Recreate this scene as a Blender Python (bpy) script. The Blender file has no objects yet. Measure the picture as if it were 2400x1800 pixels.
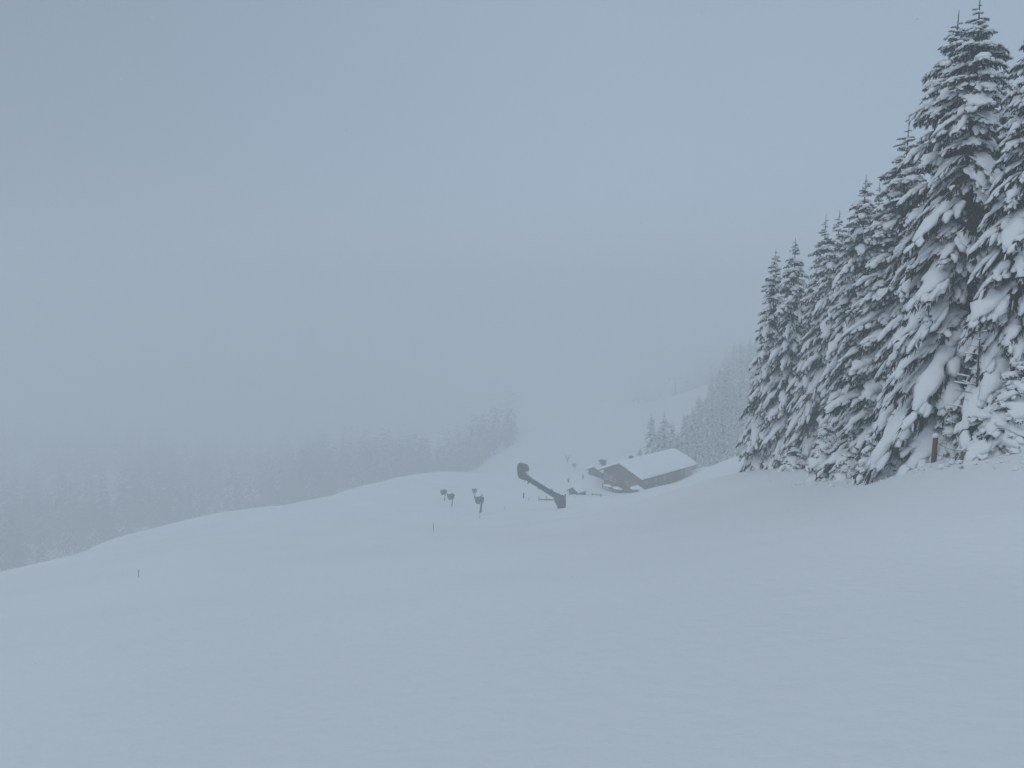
import bpy, math, random
import numpy as np
from mathutils import Vector, Matrix

# ------------------------------------------------------------------ camera, world, sun, exposure
SC = bpy.context.scene
COL = SC.collection
F = 1700.0                                   # focal length in pixels of the 2400 x 1800 photograph
PITCH = math.atan(200 / F)                   # looking slightly down the slope
cam_d = bpy.data.cameras.new('camera')
cam_d.sensor_width = 36.0
cam_d.lens = 36.0 * F / 2400
cam_d.clip_start = 0.1
cam_d.clip_end = 6000
cam = bpy.data.objects.new('camera', cam_d)
COL.objects.link(cam)
cam.location = (0, 0, 0)
cam.rotation_euler = (math.pi / 2 - PITCH, 0, 0)
SC.camera = cam

SUN_EL, SUN_AZ = math.radians(60), math.radians(245)      # behind cloud, behind the camera to the left
SKY_LOW = (3.32, 4.26, 5.34, 1)
SKY_HIGH = (2.92, 3.74, 4.60, 1)
w = bpy.data.worlds.new('World'); SC.world = w; w.use_nodes = True
nt = w.node_tree; nt.nodes.clear()
out = nt.nodes.new('ShaderNodeOutputWorld')
bg = nt.nodes.new('ShaderNodeBackground'); bg.inputs['Strength'].default_value = 0.108
sky = nt.nodes.new('ShaderNodeTexSky'); sky.sky_type = 'NISHITA'; sky.sun_disc = False
sky.sun_elevation = SUN_EL; sky.sun_rotation = SUN_AZ
tc = nt.nodes.new('ShaderNodeTexCoord'); sep = nt.nodes.new('ShaderNodeSeparateXYZ')
nt.links.new(tc.outputs['Generated'], sep.inputs[0])
ramp = nt.nodes.new('ShaderNodeMapRange'); ramp.interpolation_type = 'SMOOTHSTEP'
ramp.inputs['From Min'].default_value = 0.0; ramp.inputs['From Max'].default_value = 0.7
nt.links.new(sep.outputs['Z'], ramp.inputs['Value'])
mixo = nt.nodes.new('ShaderNodeMix'); mixo.data_type = 'RGBA'
mixo.inputs['A'].default_value = SKY_LOW; mixo.inputs['B'].default_value = SKY_HIGH
nt.links.new(ramp.outputs['Result'], mixo.inputs['Factor'])
# cloud bank: the weather is thicker (darker) to the left, as in the photograph
side = nt.nodes.new('ShaderNodeMapRange'); side.interpolation_type = 'SMOOTHSTEP'
side.inputs['From Min'].default_value = -0.85; side.inputs['From Max'].default_value = 0.22
side.inputs['To Min'].default_value = 0.72; side.inputs['To Max'].default_value = 1.0
nt.links.new(sep.outputs['X'], side.inputs['Value'])
cl = nt.nodes.new('ShaderNodeTexNoise'); cl.inputs['Scale'].default_value = 1.6; cl.inputs['Detail'].default_value = 3
nt.links.new(tc.outputs['Generated'], cl.inputs['Vector'])
clm = nt.nodes.new('ShaderNodeMapRange'); clm.inputs['To Min'].default_value = 0.95; clm.inputs['To Max'].default_value = 1.05
nt.links.new(cl.outputs['Fac'], clm.inputs['Value'])
mm = nt.nodes.new('ShaderNodeMath'); mm.operation = 'MULTIPLY'
nt.links.new(side.outputs['Result'], mm.inputs[0]); nt.links.new(clm.outputs['Result'], mm.inputs[1])
vm = nt.nodes.new('ShaderNodeVectorMath'); vm.operation = 'SCALE'
nt.links.new(mixo.outputs['Result'], vm.inputs[0]); nt.links.new(mm.outputs[0], vm.inputs['Scale'])
mix2 = nt.nodes.new('ShaderNodeMix'); mix2.data_type = 'RGBA'; mix2.inputs['Factor'].default_value = 0.94   # cloud cover
nt.links.new(sky.outputs['Color'], mix2.inputs['A']); nt.links.new(vm.outputs['Vector'], mix2.inputs['B'])
nt.links.new(mix2.outputs['Result'], bg.inputs['Color']); nt.links.new(bg.outputs[0], out.inputs['Surface'])

sd = bpy.data.lights.new('sun', 'SUN'); sd.energy = 0.52; sd.angle = math.radians(50); sd.color = (1.0, 0.99, 0.975)
sun = bpy.data.objects.new('sun', sd); COL.objects.link(sun)
sun.rotation_euler = (math.pi / 2 - SUN_EL, 0, math.pi - SUN_AZ)
sun.location = (30, 60, 120)

SC.view_settings.view_transform = 'Standard'; SC.view_settings.look = 'None'
SC.view_settings.exposure = 0.0; SC.view_settings.gamma = 1.0; SC.view_settings.use_curve_mapping = False
SC.render.engine = 'CYCLES'
SC.cycles.max_bounces = 6; SC.cycles.diffuse_bounces = 3; SC.cycles.volume_bounces = 5
SC.cycles.glossy_bounces = 2; SC.cycles.transmission_bounces = 2; SC.cycles.transparent_max_bounces = 4
SC.cycles.use_denoising = True
HAZE_DENSITY = 0.0042

rng = np.random.default_rng(7)
random.seed(7)

# ------------------------------------------------------------------ pixel of the photograph -> direction / point
def ray(px, py):
    u, v = (px - 1200) / F, (900 - py) / F
    return np.array([u, math.cos(PITCH) + v * math.sin(PITCH), -math.sin(PITCH) + v * math.cos(PITCH)])
def P(px, py, D):
    d = ray(px, py)
    return d * (D / d[1])
def slope(px, py):
    d = ray(px, py); return d[2] / d[1]

# ------------------------------------------------------------------ materials
def mat(name, color, rough=0.8, vary=0.0, vscale=3.0, bump=0.0, bscale=8.0, color2=None, stretch=None, spec=0.3, metallic=0.0):
    m = bpy.data.materials.new(name); m.use_nodes = True
    t = m.node_tree; b = t.nodes['Principled BSDF']
    b.inputs['Base Color'].default_value = (*color, 1); b.inputs['Roughness'].default_value = rough
    b.inputs['Specular IOR Level'].default_value = spec; b.inputs['Metallic'].default_value = metallic
    co = t.nodes.new('ShaderNodeTexCoord'); mp = t.nodes.new('ShaderNodeMapping')
    t.links.new(co.outputs['Object'], mp.inputs['Vector'])
    if stretch: mp.inputs['Scale'].default_value = stretch
    if vary or color2:
        n = t.nodes.new('ShaderNodeTexNoise'); n.inputs['Scale'].default_value = vscale; n.inputs['Detail'].default_value = 5
        t.links.new(mp.outputs['Vector'], n.inputs['Vector'])
        r = t.nodes.new('ShaderNodeMapRange'); r.inputs['From Min'].default_value = 0.35; r.inputs['From Max'].default_value = 0.65
        t.links.new(n.outputs['Fac'], r.inputs['Value'])
        mx = t.nodes.new('ShaderNodeMix'); mx.data_type = 'RGBA'
        c2 = color2 if color2 else tuple(min(1, c * (1 + vary)) for c in color)
        c1 = color if color2 else tuple(c * (1 - vary) for c in color)
        mx.inputs['A'].default_value = (*c1, 1); mx.inputs['B'].default_value = (*c2, 1)
        t.links.new(r.outputs['Result'], mx.inputs['Factor']); t.links.new(mx.outputs['Result'], b.inputs['Base Color'])
    if bump:
        n2 = t.nodes.new('ShaderNodeTexNoise'); n2.inputs['Scale'].default_value = bscale; n2.inputs['Detail'].default_value = 4
        t.links.new(mp.outputs['Vector'], n2.inputs['Vector'])
        bp = t.nodes.new('ShaderNodeBump'); bp.inputs['Strength'].default_value = 1.0; bp.inputs['Distance'].default_value = bump
        t.links.new(n2.outputs['Fac'], bp.inputs['Height']); t.links.new(bp.outputs['Normal'], b.inputs['Normal'])
    return m
M = {
 'ground': mat('snow_ground', (0.86, 0.88, 0.90), 0.65, vary=0.02, vscale=0.12, bump=0.05, bscale=3.0, spec=0.2),
 'snow': mat('snow_load', (0.92, 0.935, 0.95), 0.7, bump=0.06, bscale=3.0, spec=0.15),
 'roof_snow': mat('snow_on_roof', (0.91, 0.925, 0.94), 0.7, bump=0.03, bscale=1.2, spec=0.15),
 'needles': mat('spruce_needles', (0.014, 0.021, 0.018), 0.75, color2=(0.034, 0.044, 0.033), vscale=1.3, spec=0.2),
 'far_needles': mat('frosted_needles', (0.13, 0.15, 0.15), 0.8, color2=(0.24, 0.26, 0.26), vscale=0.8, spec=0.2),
 'frosty': mat('frosty_needles', (0.018, 0.026, 0.023), 0.8, color2=(0.05, 0.06, 0.056), vscale=0.9, spec=0.2),
 'bark': mat('bark', (0.045, 0.034, 0.026), 0.9, color2=(0.09, 0.07, 0.055), vscale=6, bump=0.02, bscale=20, stretch=(1, 1, 0.2)),
 'wood': mat('weathered_wood', (0.13, 0.11, 0.095), 0.85, color2=(0.22, 0.195, 0.175), vscale=2.5, bump=0.02, bscale=4, stretch=(6, 6, 0.4)),
 'dark_wood': mat('dark_wood', (0.06, 0.048, 0.042), 0.85, color2=(0.10, 0.082, 0.07), vscale=3),
 'plaster': mat('pale_plaster', (0.55, 0.54, 0.50), 0.9, vary=0.1, vscale=2, bump=0.01),
 'glass': mat('window_glass', (0.25, 0.28, 0.30), 0.15, vary=0.15, vscale=0.6, spec=0.6),
 'frame': mat('window_frame', (0.55, 0.52, 0.47), 0.6, vary=0.08),
 'pad': mat('padding', (0.11, 0.122, 0.138), 0.7, color2=(0.18, 0.195, 0.215), vscale=1.2, bump=0.03, bscale=2),
 'metal': mat('galvanised_metal', (0.16, 0.17, 0.18), 0.5, vary=0.15, vscale=3, metallic=0.3),
 'dark_metal': mat('dark_metal', (0.04, 0.045, 0.05), 0.5, vary=0.2),
 'red_wood': mat('reddish_wood', (0.13, 0.065, 0.045), 0.85, color2=(0.19, 0.11, 0.08), vscale=4, stretch=(4, 4, 0.5), bump=0.01),
 'cover': mat('weathered_cover', (0.19, 0.205, 0.225), 0.75, color2=(0.27, 0.285, 0.305), vscale=1.5, bump=0.03, bscale=2),
 'stone': mat('rubble_stone', (0.16, 0.15, 0.14), 0.9, vary=0.3, vscale=1.2, bump=0.05, bscale=2),
}

# ------------------------------------------------------------------ object helpers
def new_mesh(name, V, T, m, smooth=True):
    V = np.asarray(V, dtype=np.float32); T = np.asarray(T, dtype=np.int32)
    me = bpy.data.meshes.new(name)
    me.vertices.add(len(V)); me.vertices.foreach_set('co', V.ravel())
    k = T.shape[1]
    me.loops.add(T.size); me.loops.foreach_set('vertex_index', T.ravel())
    me.polygons.add(len(T)); me.polygons.foreach_set('loop_start', np.arange(0, T.size, k, dtype=np.int32))
    me.polygons.foreach_set('use_smooth', np.full(len(T), smooth))
    me.update(calc_edges=True)
    me.materials.append(m)
    return me
def link(name, data, parent=None):
    o = bpy.data.objects.new(name, data); COL.objects.link(o)
    if parent is not None: o.parent = parent
    return o
def tag(o, label=None, cat=None, group=None, kind=None):
    if label: o['label'] = label
    if cat: o['category'] = cat
    if group: o['group'] = group
    if kind: o['kind'] = kind
    return o
def empty(name, loc, rz=0, label=None, cat=None, group=None):
    e = link(name, None); e.location = loc; e.rotation_euler = (0, 0, rz)
    e.empty_display_size = 0.5
    return tag(e, label, cat, group)

class MB:
    """collects polygons, builds ONE mesh object"""
    def __init__(s): s.v = []; s.f = []
    def add(s, V, Fc):
        b = len(s.v); s.v += [tuple(map(float, p)) for p in V]; s.f += [tuple(i + b for i in f) for f in Fc]; return s
    def box(s, x0, x1, y0, y1, z0, z1):
        V = [(x0,y0,z0),(x1,y0,z0),(x1,y1,z0),(x0,y1,z0),(x0,y0,z1),(x1,y0,z1),(x1,y1,z1),(x0,y1,z1)]
        return s.add(V, [(3,2,1,0),(4,5,6,7),(0,1,5,4),(1,2,6,5),(2,3,7,6),(3,0,4,7)])
    def prism(s, poly, a, b, axis='y'):
        """poly of (p,q): axis y -> (x,z) extruded from y=a to y=b"""
        n = len(poly)
        if axis == 'y': V = [(p, a, q) for p, q in poly] + [(p, b, q) for p, q in poly]
        elif axis == 'x': V = [(a, p, q) for p, q in poly] + [(b, p, q) for p, q in poly]
        else: V = [(p, q, a) for p, q in poly] + [(p, q, b) for p, q in poly]
        Fc = [tuple(range(n)), tuple(range(2*n-1, n-1, -1))] + [(i, i+n, (i+1) % n + n, (i+1) % n) for i in range(n)]
        return s.add(V, Fc)
    def tube(s, pts, r, k=8):
        pts = [Vector(p) for p in pts]; rr = r if isinstance(r, (list, tuple)) else [r]*len(pts)
        V = []; Fc = []
        for i, p in enumerate(pts):
            t = (pts[min(i+1, len(pts)-1)] - pts[max(i-1, 0)]).normalized()
            a = t.orthogonal().normalized() if i == 0 else (a - t*a.dot(t)).normalized()
            b = t.cross(a)
            for j in range(k):
                an = 2*math.pi*j/k; V.append(p + (a*math.cos(an) + b*math.sin(an))*rr[i])
        for i in range(len(pts)-1):
            for j in range(k):
                Fc.append((i*k+j, i*k+(j+1) % k, (i+1)*k+(j+1) % k, (i+1)*k+j))
        Fc.append(tuple(range(k-1, -1, -1))); Fc.append(tuple(range((len(pts)-1)*k, len(pts)*k)))
        return s.add(V, Fc)
    def build(s, name, m, parent=None, bevel=0, smooth=False, segs=2, subsurf=0):
        me = bpy.data.meshes.new(name); me.from_pydata(s.v, [], s.f); me.update()
        import bmesh
        bm = bmesh.new(); bm.from_mesh(me); bmesh.ops.recalc_face_normals(bm, faces=bm.faces); bm.to_mesh(me); bm.free()
        me.materials.append(m)
        o = link(name, me, parent)
        if smooth: me.polygons.foreach_set('use_smooth', [True]*len(me.polygons))
        if bevel:
            md = o.modifiers.new('bevel', 'BEVEL'); md.width = bevel; md.segments = segs; md.limit_method = 'ANGLE'
        if subsurf:
            md = o.modifiers.new('sub', 'SUBSURF'); md.levels = md.render_levels = subsurf
        return o

# smooth value noise for lumps and drifts
def vnoise(x, y, seed=0):
    xi = np.floor(x).astype(np.int64); yi = np.floor(y).astype(np.int64)
    fx = x - xi; fy = y - yi; fx = fx*fx*(3-2*fx); fy = fy*fy*(3-2*fy)
    def h(a, b):
        n = (a*374761393 + b*668265263 + seed*1442695041) & 0xffffffff
        n = ((n ^ (n >> 13)) * 1274126177) & 0xffffffff
        return ((n ^ (n >> 16)) & 0xffff) / 32768.0 - 1.0
    return (h(xi, yi)*(1-fx) + h(xi+1, yi)*fx)*(1-fy) + (h(xi, yi+1)*(1-fx) + h(xi+1, yi+1)*fx)*fy

# ------------------------------------------------------------------ terrain
CP = []
def cp(px, py, D): CP.append(P(px, py, D))
def cw(x, y, z): CP.append(np.array([x, y, z], float))
BROW = [(0,1344,70),(130,1318,78),(222,1276,90),(325,1256,100),(480,1218,120),(600,1200,135),(700,1182,150),(788,1162,170),
        (841,1149,188),(923,1130,210),(985,1115,232),(1026,1123,252),(1070,1123,270),(1129,1112,290),(1173,1097,312),(1215,1072,335)]
for x, y, D in BROW: cp(x, y, D)
for x, y, D in BROW[:11]: cp(x, y+55, D*1.35)
for x, y, D in BROW[11:14]: cp(x, y+14, D*1.18)
for q in [(-260,1420,60),(-500,1500,55)]: cp(*q)
# the near slope under the camera
for X, Y in [(0,0),(0,8),(6,5),(-6,5),(12,14),(0,18),(-12,14),(0,40),(-14,38),(8,75),(0,118),(-30,70)]:
    cw(X, Y, -2.7 - 0.272*Y + (0.10*X if X > 0 else 0.13*X) * min(1, 30/(abs(Y)+10)))
for q in [(1315,1190,116),(1200,1180,130),(1240,1166,142),(1340,1160,146),(1430,1164,153),(1476,1164,156),(1511,1152,158),(1560,1143,162),(1565,1136,166),(1620,1117,170),
          (1640,1094,178),(1700,1093,152),(1745,1085,128),(1740,1113,65.5),(1660,1125,100),(1550,1140,110),(1900,1113,48.4),(2000,1115,42.9),(2100,1108,38.2),(2190,1070,34.3),(2300,1060,31.2),(2400,1056,28.1),
          (2400,1200,17.2),(2000,1200,26.5),(1700,1200,40.6),(1413,1142,172),(1380,1130,185),(1300,1120,205),(1230,1110,260),
          (1530,1128,212),(1650,1112,215),(1760,1094,205),(1560,1085,270),(1650,1005,300),(1720,935,350),(1790,880,420),
          (1500,1010,400),(1400,1055,350),(1300,1065,370),(1584,922,500),(1690,887,520),(1460,947,490),(1360,970,480),(1290,988,470),(1215,1008,470),
          (1584,960,640),(1300,1010,660),(1000,1070,640),(1200,1040,700),(1640,880,760),(1900,840,800),
          (700,1195,380),(850,1150,420),(850,1090,520),(1026,1150,380),(300,1400,170),(0,1440,120),(700,1130,520),(700,1070,680),(380,1060,680),(0,1040,700),(-400,1020,700),(200,1215,420),(0,1250,400),(-300,1290,360),
          (2300,1060,43.7),(2420,1020,62.4),(2200,1062,62.4),(2000,1090,70.2),(1850,1096,89.7),(2100,1000,160),(2500,960,160)]: cp(*q)
for q in [(0,-15,1.2),(0,-60,10),(60,-40,12),(-60,-40,-8),(-90,10,-26),(90,10,8),(0,-300,14),(300,0,14),(-300,0,-90),(300,-300,14),(-300,-300,-40),
          (0,1150,-70),(700,700,8),(-800,800,-90),(-1100,0,-110),(1100,0,14),(0,-1100,14),(900,-900,14),(-900,-900,-60),(300,300,5)]: cw(*q)
CP = np.array(CP)
def warp(x, y):
    r = np.hypot(x, y) + 1e-6; s = np.log1p(r/18.0)/r
    return x*s, y*s
def tk(r2): return np.where(r2 > 0, 0.5*r2*np.log(r2 + 1e-12), 0)
cx, cy = warp(CP[:,0], CP[:,1])
n = len(CP)
K = tk((cx[:,None]-cx[None])**2 + (cy[:,None]-cy[None])**2) + np.eye(n)*2e-3
A = np.zeros((n+3, n+3)); A[:n,:n] = K; A[:n,n] = 1; A[:n,n+1] = cx; A[:n,n+2] = cy; A[n:,:n] = A[:n,n:].T
# heights are fitted as z / (r + 12), so near and far points count by the angle they are seen under
zs = CP[:,2] / (np.hypot(CP[:,0], CP[:,1]) + 12)
sol = np.linalg.solve(A, np.concatenate([zs, [0,0,0]]))
def height(x, y, detail=True):
    x = np.atleast_1d(np.asarray(x, float)); y = np.atleast_1d(np.asarray(y, float)); sh = x.shape
    x = x.ravel(); y = y.ravel(); z = np.empty_like(x)
    for i in range(0, len(x), 20000):
        a, b = warp(x[i:i+20000], y[i:i+20000])
        z[i:i+20000] = tk((a[:,None]-cx[None])**2 + (b[:,None]-cy[None])**2) @ sol[:n] + sol[n] + sol[n+1]*a + sol[n+2]*b
    r = np.hypot(x, y); z *= (r + 12)
    if detail:
        z += 0.26*vnoise(x/18, y/8, 1)*np.clip(r/40, 0.15, 1.6) + 0.05*vnoise(x/3.7+5, y/3.1, 2)*np.clip(r/30, 0.2, 1) + 0.9*vnoise(x/70, y/50, 3)*np.clip((r-150)/200, 0, 1.5)
        for bx, by, ba, br in MOUNDS: z += ba*np.exp(-((x-bx)**2+(y-by)**2)/br**2)
    z = np.where(r > 300, np.minimum(z, 15 + 0*z), z)
    return z.reshape(sh)
MOUNDS = []
def gz(x, y): return float(height(x, y)[0])
def ground_at(px, py, d0=5, d1=700):
    """first point where the sight line through a pixel meets the snow"""
    D = np.exp(np.linspace(math.log(d0), math.log(d1), 900)); d = ray(px, py); q = d[None]*(D/d[1])[:,None]
    h = height(q[:,0], q[:,1]) - q[:,2]
    i = np.argmax(h > 0) if (h > 0).any() else len(D)-1
    return q[i]
def stand(px, D):
    x = (px-1200)/F*D/ (math.cos(PITCH)+ (-0.12)*math.sin(PITCH)); return x, D, gz(x, D)
def mound(px, D, a, r):
    x, y, _ = stand(px, D); MOUNDS.append((x, y, a, r))
mound(1990, 45, 0.3, 1.8); mound(1925, 50, 0.5, 2.4); mound(2240, 33.5, 0.45, 1.8); mound(2120, 38, -0.3, 2.0); mound(2400, 29, 0.25, 2.4)
mound(1720, 133, 1.4, 7.0); mound(1362, 172, 2.2, 6.0); mound(1375, 180, 2.0, 6.0)

ang = np.concatenate([np.linspace(-42, 42, 430), np.linspace(42, 318, 120)[1:-1]])*math.pi/180
rad = np.concatenate([[0.0], np.exp(np.linspace(math.log(0.8), math.log(1180), 300))])
AA, RR = np.meshgrid(ang, rad)
GX, GY = np.sin(AA)*RR, np.cos(AA)*RR
GZ = height(GX, GY)
na, nr = len(ang), len(rad)
i0 = np.arange(nr-1)[:,None]*na; j = np.arange(na)[None]; j1 = (j+1) % na
Q = np.stack([i0+j, i0+na+j, i0+na+j1, i0+j1], -1).reshape(-1, 4)
gm = new_mesh('snow_field', np.stack([GX, GY, GZ], -1).reshape(-1, 3), Q[:, ::-1], M['ground'])
snow_field = tag(link('snow_field', gm), 'smooth fresh snow covering the whole slope and the hill beyond', kind='structure')
GMIN = float(GZ.min()); print('ground range', GMIN, float(GZ.max()))

# ------------------------------------------------------------------ haze
HB = MB().box(-1200, 1200, -1200, 1200, GMIN-1.0, 24.0)
hz = HB.build('haze', M['snow']); hz.data.materials.clear()
hm = bpy.data.materials.new('haze'); hm.use_nodes = True; ht = hm.node_tree; ht.nodes.clear()
ho = ht.nodes.new('ShaderNodeOutputMaterial'); pv = ht.nodes.new('ShaderNodeVolumePrincipled')
pv.inputs['Color'].default_value = (0.985, 0.993, 1.0, 1); pv.inputs['Density'].default_value = HAZE_DENSITY
pv.inputs['Anisotropy'].default_value = 0.3
ht.links.new(pv.outputs[0], ho.inputs['Volume']); hz.data.materials.append(hm)
tag(hz, 'pale snow haze filling the air over the slope', kind='stuff')

# ------------------------------------------------------------------ spruce generator
JIT = 0.16
def tube_np(pts, wd, hu, hd, k):
    n = len(pts); t = np.gradient(pts, axis=0); t /= np.linalg.norm(t, axis=1)[:,None] + 1e-9
    lat = np.cross(t, [0,0,1.0]); lat /= np.linalg.norm(lat, axis=1)[:,None] + 1e-6
    up = np.cross(lat, t)
    a = np.arange(k)*2*math.pi/k; ca, sa = np.cos(a), np.sin(a)
    hz_ = np.where(sa[None] > 0, hu[:,None], hd[:,None])*sa[None]
    jt = 1 + JIT*rng.uniform(-1, 1, (n, k))
    V = pts[:,None] + lat[:,None]*(wd[:,None]*ca[None]*jt)[...,None] + up[:,None]*(hz_*jt)[...,None]
    V = V.reshape(-1, 3)
    i = np.arange(n-1)[:,None]*k; jj = np.arange(k)[None]; j2 = (jj+1) % k
    q = np.stack([i+jj, i+k+jj, i+k+j2, i+j2], -1).reshape(-1, 4)
    T = np.concatenate([q[:,[0,1,2]], q[:,[0,2,3]]])
    c0, c1 = len(V), len(V)+1
    V = np.concatenate([V, pts[:1], pts[-1:]])
    e0 = np.stack([np.full(k, c0), np.arange(k), (np.arange(k)+1) % k], -1)
    e1 = np.stack([np.full(k, c1), (n-1)*k+(np.arange(k)+1) % k, (n-1)*k+np.arange(k)], -1)
    return V, np.concatenate([T, e0, e1])
class TM:
    def __init__(s): s.V = []; s.T = []; s.n = 0
    def add(s, V, T):
        s.V.append(V); s.T.append(T + s.n); s.n += len(V)
    def get(s): return np.concatenate(s.V), np.concatenate(s.T)
def pillow(r, pts, wmax, k, lumps=1.0):
    n = len(pts); s = np.linspace(0, 1, n)
    prof = np.clip(np.sin(np.clip(s*1.02+0.02, 0, 1)*math.pi), 0, 1)**0.5*(0.65+0.6*s)
    prof[0] *= 0.6; prof[-1] = 0.38
    wdt = wmax*prof*(1 + lumps*r.uniform(-0.3, 0.3, n)); hu = wdt*r.uniform(0.6, 1.05, n); hd = wdt*0.3
    p = pts.copy(); p[:,2] += wmax*0.35; p[:,1] += r.uniform(-.25, .25, n)*wmax
    return tube_np(p, wdt, hu, hd, k)
def bough(r, detail):
    """unit bough along +x; returns (snow V,T), (needle V,T)"""
    nf, k1, n1, k2, n2, ntw = {4: (7, 8, 11, 7, 6, 26), 3: (8, 7, 11, 6, 6, 24), 2: (6, 6, 6, 5, 4, 12), 1: (4, 5, 4, 4, 3, 7), 0: (1, 4, 3, 3, 2, 2)}[detail]
    fat = {4: 1.9, 3: 1.5, 2: 1.45, 1: 1.5, 0: 1.5}[detail]
    S, N = TM(), TM()
    s = np.linspace(0, 1, n1)
    z0, b = r.uniform(-0.05, 0.12), r.uniform(0.10, 0.30)
    wig = r.uniform(-0.06, 0.06)
    def spine(s): return np.stack([s*1.0, wig*np.sin(s*4), z0*s - b*s**2], -1)
    def twigs(pts, dirv, nt_, l, wid, zoff=0):
        i = r.uniform(0, len(pts)-1.001, nt_); a = i.astype(int); f = (i-a)[:,None]
        p = pts[a]*(1-f) + pts[a+1]*f; p[:,2] -= zoff
        d = dirv + r.normal(0, 0.55, (nt_, 3)) + np.array([0, 0, -0.55]); d /= np.linalg.norm(d, axis=1)[:,None]
        ll = l*r.uniform(0.5, 1.25, nt_)[:,None]
        sd_ = np.cross(d, r.normal(0, 1, (nt_, 3))); sd_ /= np.linalg.norm(sd_, axis=1)[:,None]+1e-6
        s2 = np.cross(d, sd_)
        V = np.concatenate([p+sd_*wid, p-sd_*wid, p+d*ll, p+s2*wid, p-s2*wid])
        ix = np.arange(nt_); T = np.concatenate([np.stack([ix, ix+nt_, ix+2*nt_], -1), np.stack([ix+3*nt_, ix+4*nt_, ix+2*nt_], -1)])
        return V, T
    sp = spine(s)
    S.add(*pillow(r, sp[1:] if detail < 3 else spine(np.linspace(0.12, 0.97, n1)), r.uniform(0.075, 0.12)*fat, k1, 1.2))
    N.add(*twigs(spine(np.linspace(0.1, 1, 8)), np.array([0.6, 0, 0]), ntw*2, 0.12, 0.014 if detail > 2 else 0.018 if detail > 1 else 0.03 if detail else 0.07))
    ns = 8 if detail else 4; st = np.linspace(0.02, 1.04, ns); strip = spine(st); wv = (0.05 if detail else 0.14)*np.sin(np.clip(st, 0.05, 1)*math.pi)+0.012
    V = np.concatenate([strip+np.stack([0*wv, wv, -0.03+0*wv], -1), strip+np.stack([0*wv, -wv, -0.03+0*wv], -1)])
    ii = np.arange(ns-1); N.add(V, np.concatenate([np.stack([ii, ii+1, ii+ns], -1), np.stack([ii+1, ii+ns+1, ii+ns], -1)]))
    for q in range(nf):
        s0 = 0.14 + 0.80*(q+r.uniform(0, 0.7))/nf; sg = 1 if q % 2 else -1
        ln = 0.40*(1-0.62*s0)*r.uniform(0.7, 1.2)
        a0 = math.radians(r.uniform(42, 88)); a1 = a0*0.55
        u = np.linspace(0, 1, n2); an = a0 + (a1-a0)*u
        dx = np.cumsum(np.cos(an))*ln/n2; dy = np.cumsum(np.sin(an))*ln/n2*sg
        fp = spine(np.array([s0]))[0] + np.stack([dx, dy, -ln*r.uniform(0.2, 0.9)*u**1.6 - 0.02], -1)
        if r.random() < (0.88 if detail in (4, 1, 0) else 0.82):
            S.add(*pillow(r, fp, r.uniform(0.034, 0.070)*(1.25-0.5*s0)*fat, k2, 1.2))
        dv = np.array([math.cos(a1), math.sin(a1)*sg, -0.2])
        N.add(*twigs(fp, dv*0.8, ntw, 0.105, 0.0125 if detail > 2 else 0.014 if detail > 1 else 0.026 if detail else 0.06, 0.01))
        e = fp[-1] + dv*0.06
        sdv = np.array([-math.sin(a1)*sg, math.cos(a1), 0])*0.03
        mid = fp[n2//2]; zz = np.array([0, 0, -0.025])
        N.add(np.array([fp[0]+zz, mid+sdv+zz, e+zz, mid-sdv+zz]), np.array([[0,1,2],[0,2,3]]))
    if detail >= 2:     # comb of twigs hanging below the bough
        nh = {4: 90, 3: 125, 2: 44}[detail]
        i = r.uniform(0.12, 1.0, nh); p = spine(i); sgn = r.choice([-1, 1], nh)
        off = r.uniform(0, 1, nh)**0.7*0.26*(1.15-i); p[:,0] += off*0.5; p[:,1] += sgn*off; p[:,2] -= off*0.35 + 0.01
        ll = r.uniform(0.07, 0.24, nh)*(1.15-0.5*i)
        d = np.stack([r.uniform(0.0, 0.5, nh), sgn*r.uniform(-0.1, 0.4, nh), -np.ones(nh)], -1); d /= np.linalg.norm(d, axis=1)[:,None]
        an = r.uniform(0, 3.14, nh); wq = {4: 0.014, 3: 0.014, 2: 0.024}[detail]
        s1 = np.stack([np.cos(an), np.sin(an), 0*an], -1)*wq; s2 = np.stack([-np.sin(an), np.cos(an), 0*an], -1)*wq
        ix = np.arange(nh)
        for sx1 in (s1, s2):
            m_ = p + d*(ll*0.45)[:,None]
            V = np.concatenate([p, m_+sx1, p+d*ll[:,None], m_-sx1])
            T = np.concatenate([np.stack([ix, ix+nh, ix+2*nh], -1), np.stack([ix, ix+2*nh, ix+3*nh], -1)])
            fr = (ix % 6 == 0); k_ = np.concatenate([fr, fr])
            N.add(V, T[~k_]); S.add(V, T[k_])
    if detail >= 3:     # loose lumps that slid to the ends of the side twigs
        for q in range(3):
            s0 = r.uniform(0.35, 1.0); c = spine(np.array([s0]))[0] + np.array([0, r.uniform(-1, 1)*0.22*(1.2-s0), -r.uniform(0, 0.10)])
            l = r.uniform(0.05, 0.11); dv = np.array([1, r.uniform(-1, 1), r.uniform(-1, -.2)])*l
            S.add(*pillow(r, c + np.linspace(-.5, .8, 5)[:,None]*dv, r.uniform(0.05, 0.085)*fat*0.7, 6, 1.3))
    if detail > 1:      # frosted twigs: a thin share of the needles carries snow
        V, T = twigs(spine(np.linspace(0.3, 1, 8)), np.array([0.7, 0, 0.2]), ntw, 0.10, 0.016); S.add(V, T)
    return S.get(), N.get()
BL = {d: [bough(np.random.default_rng(100*d+i), d) for i in range(c)] for d, c in ((4, 6), (3, 10), (2, 8), (1, 6), (0, 5))}

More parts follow.
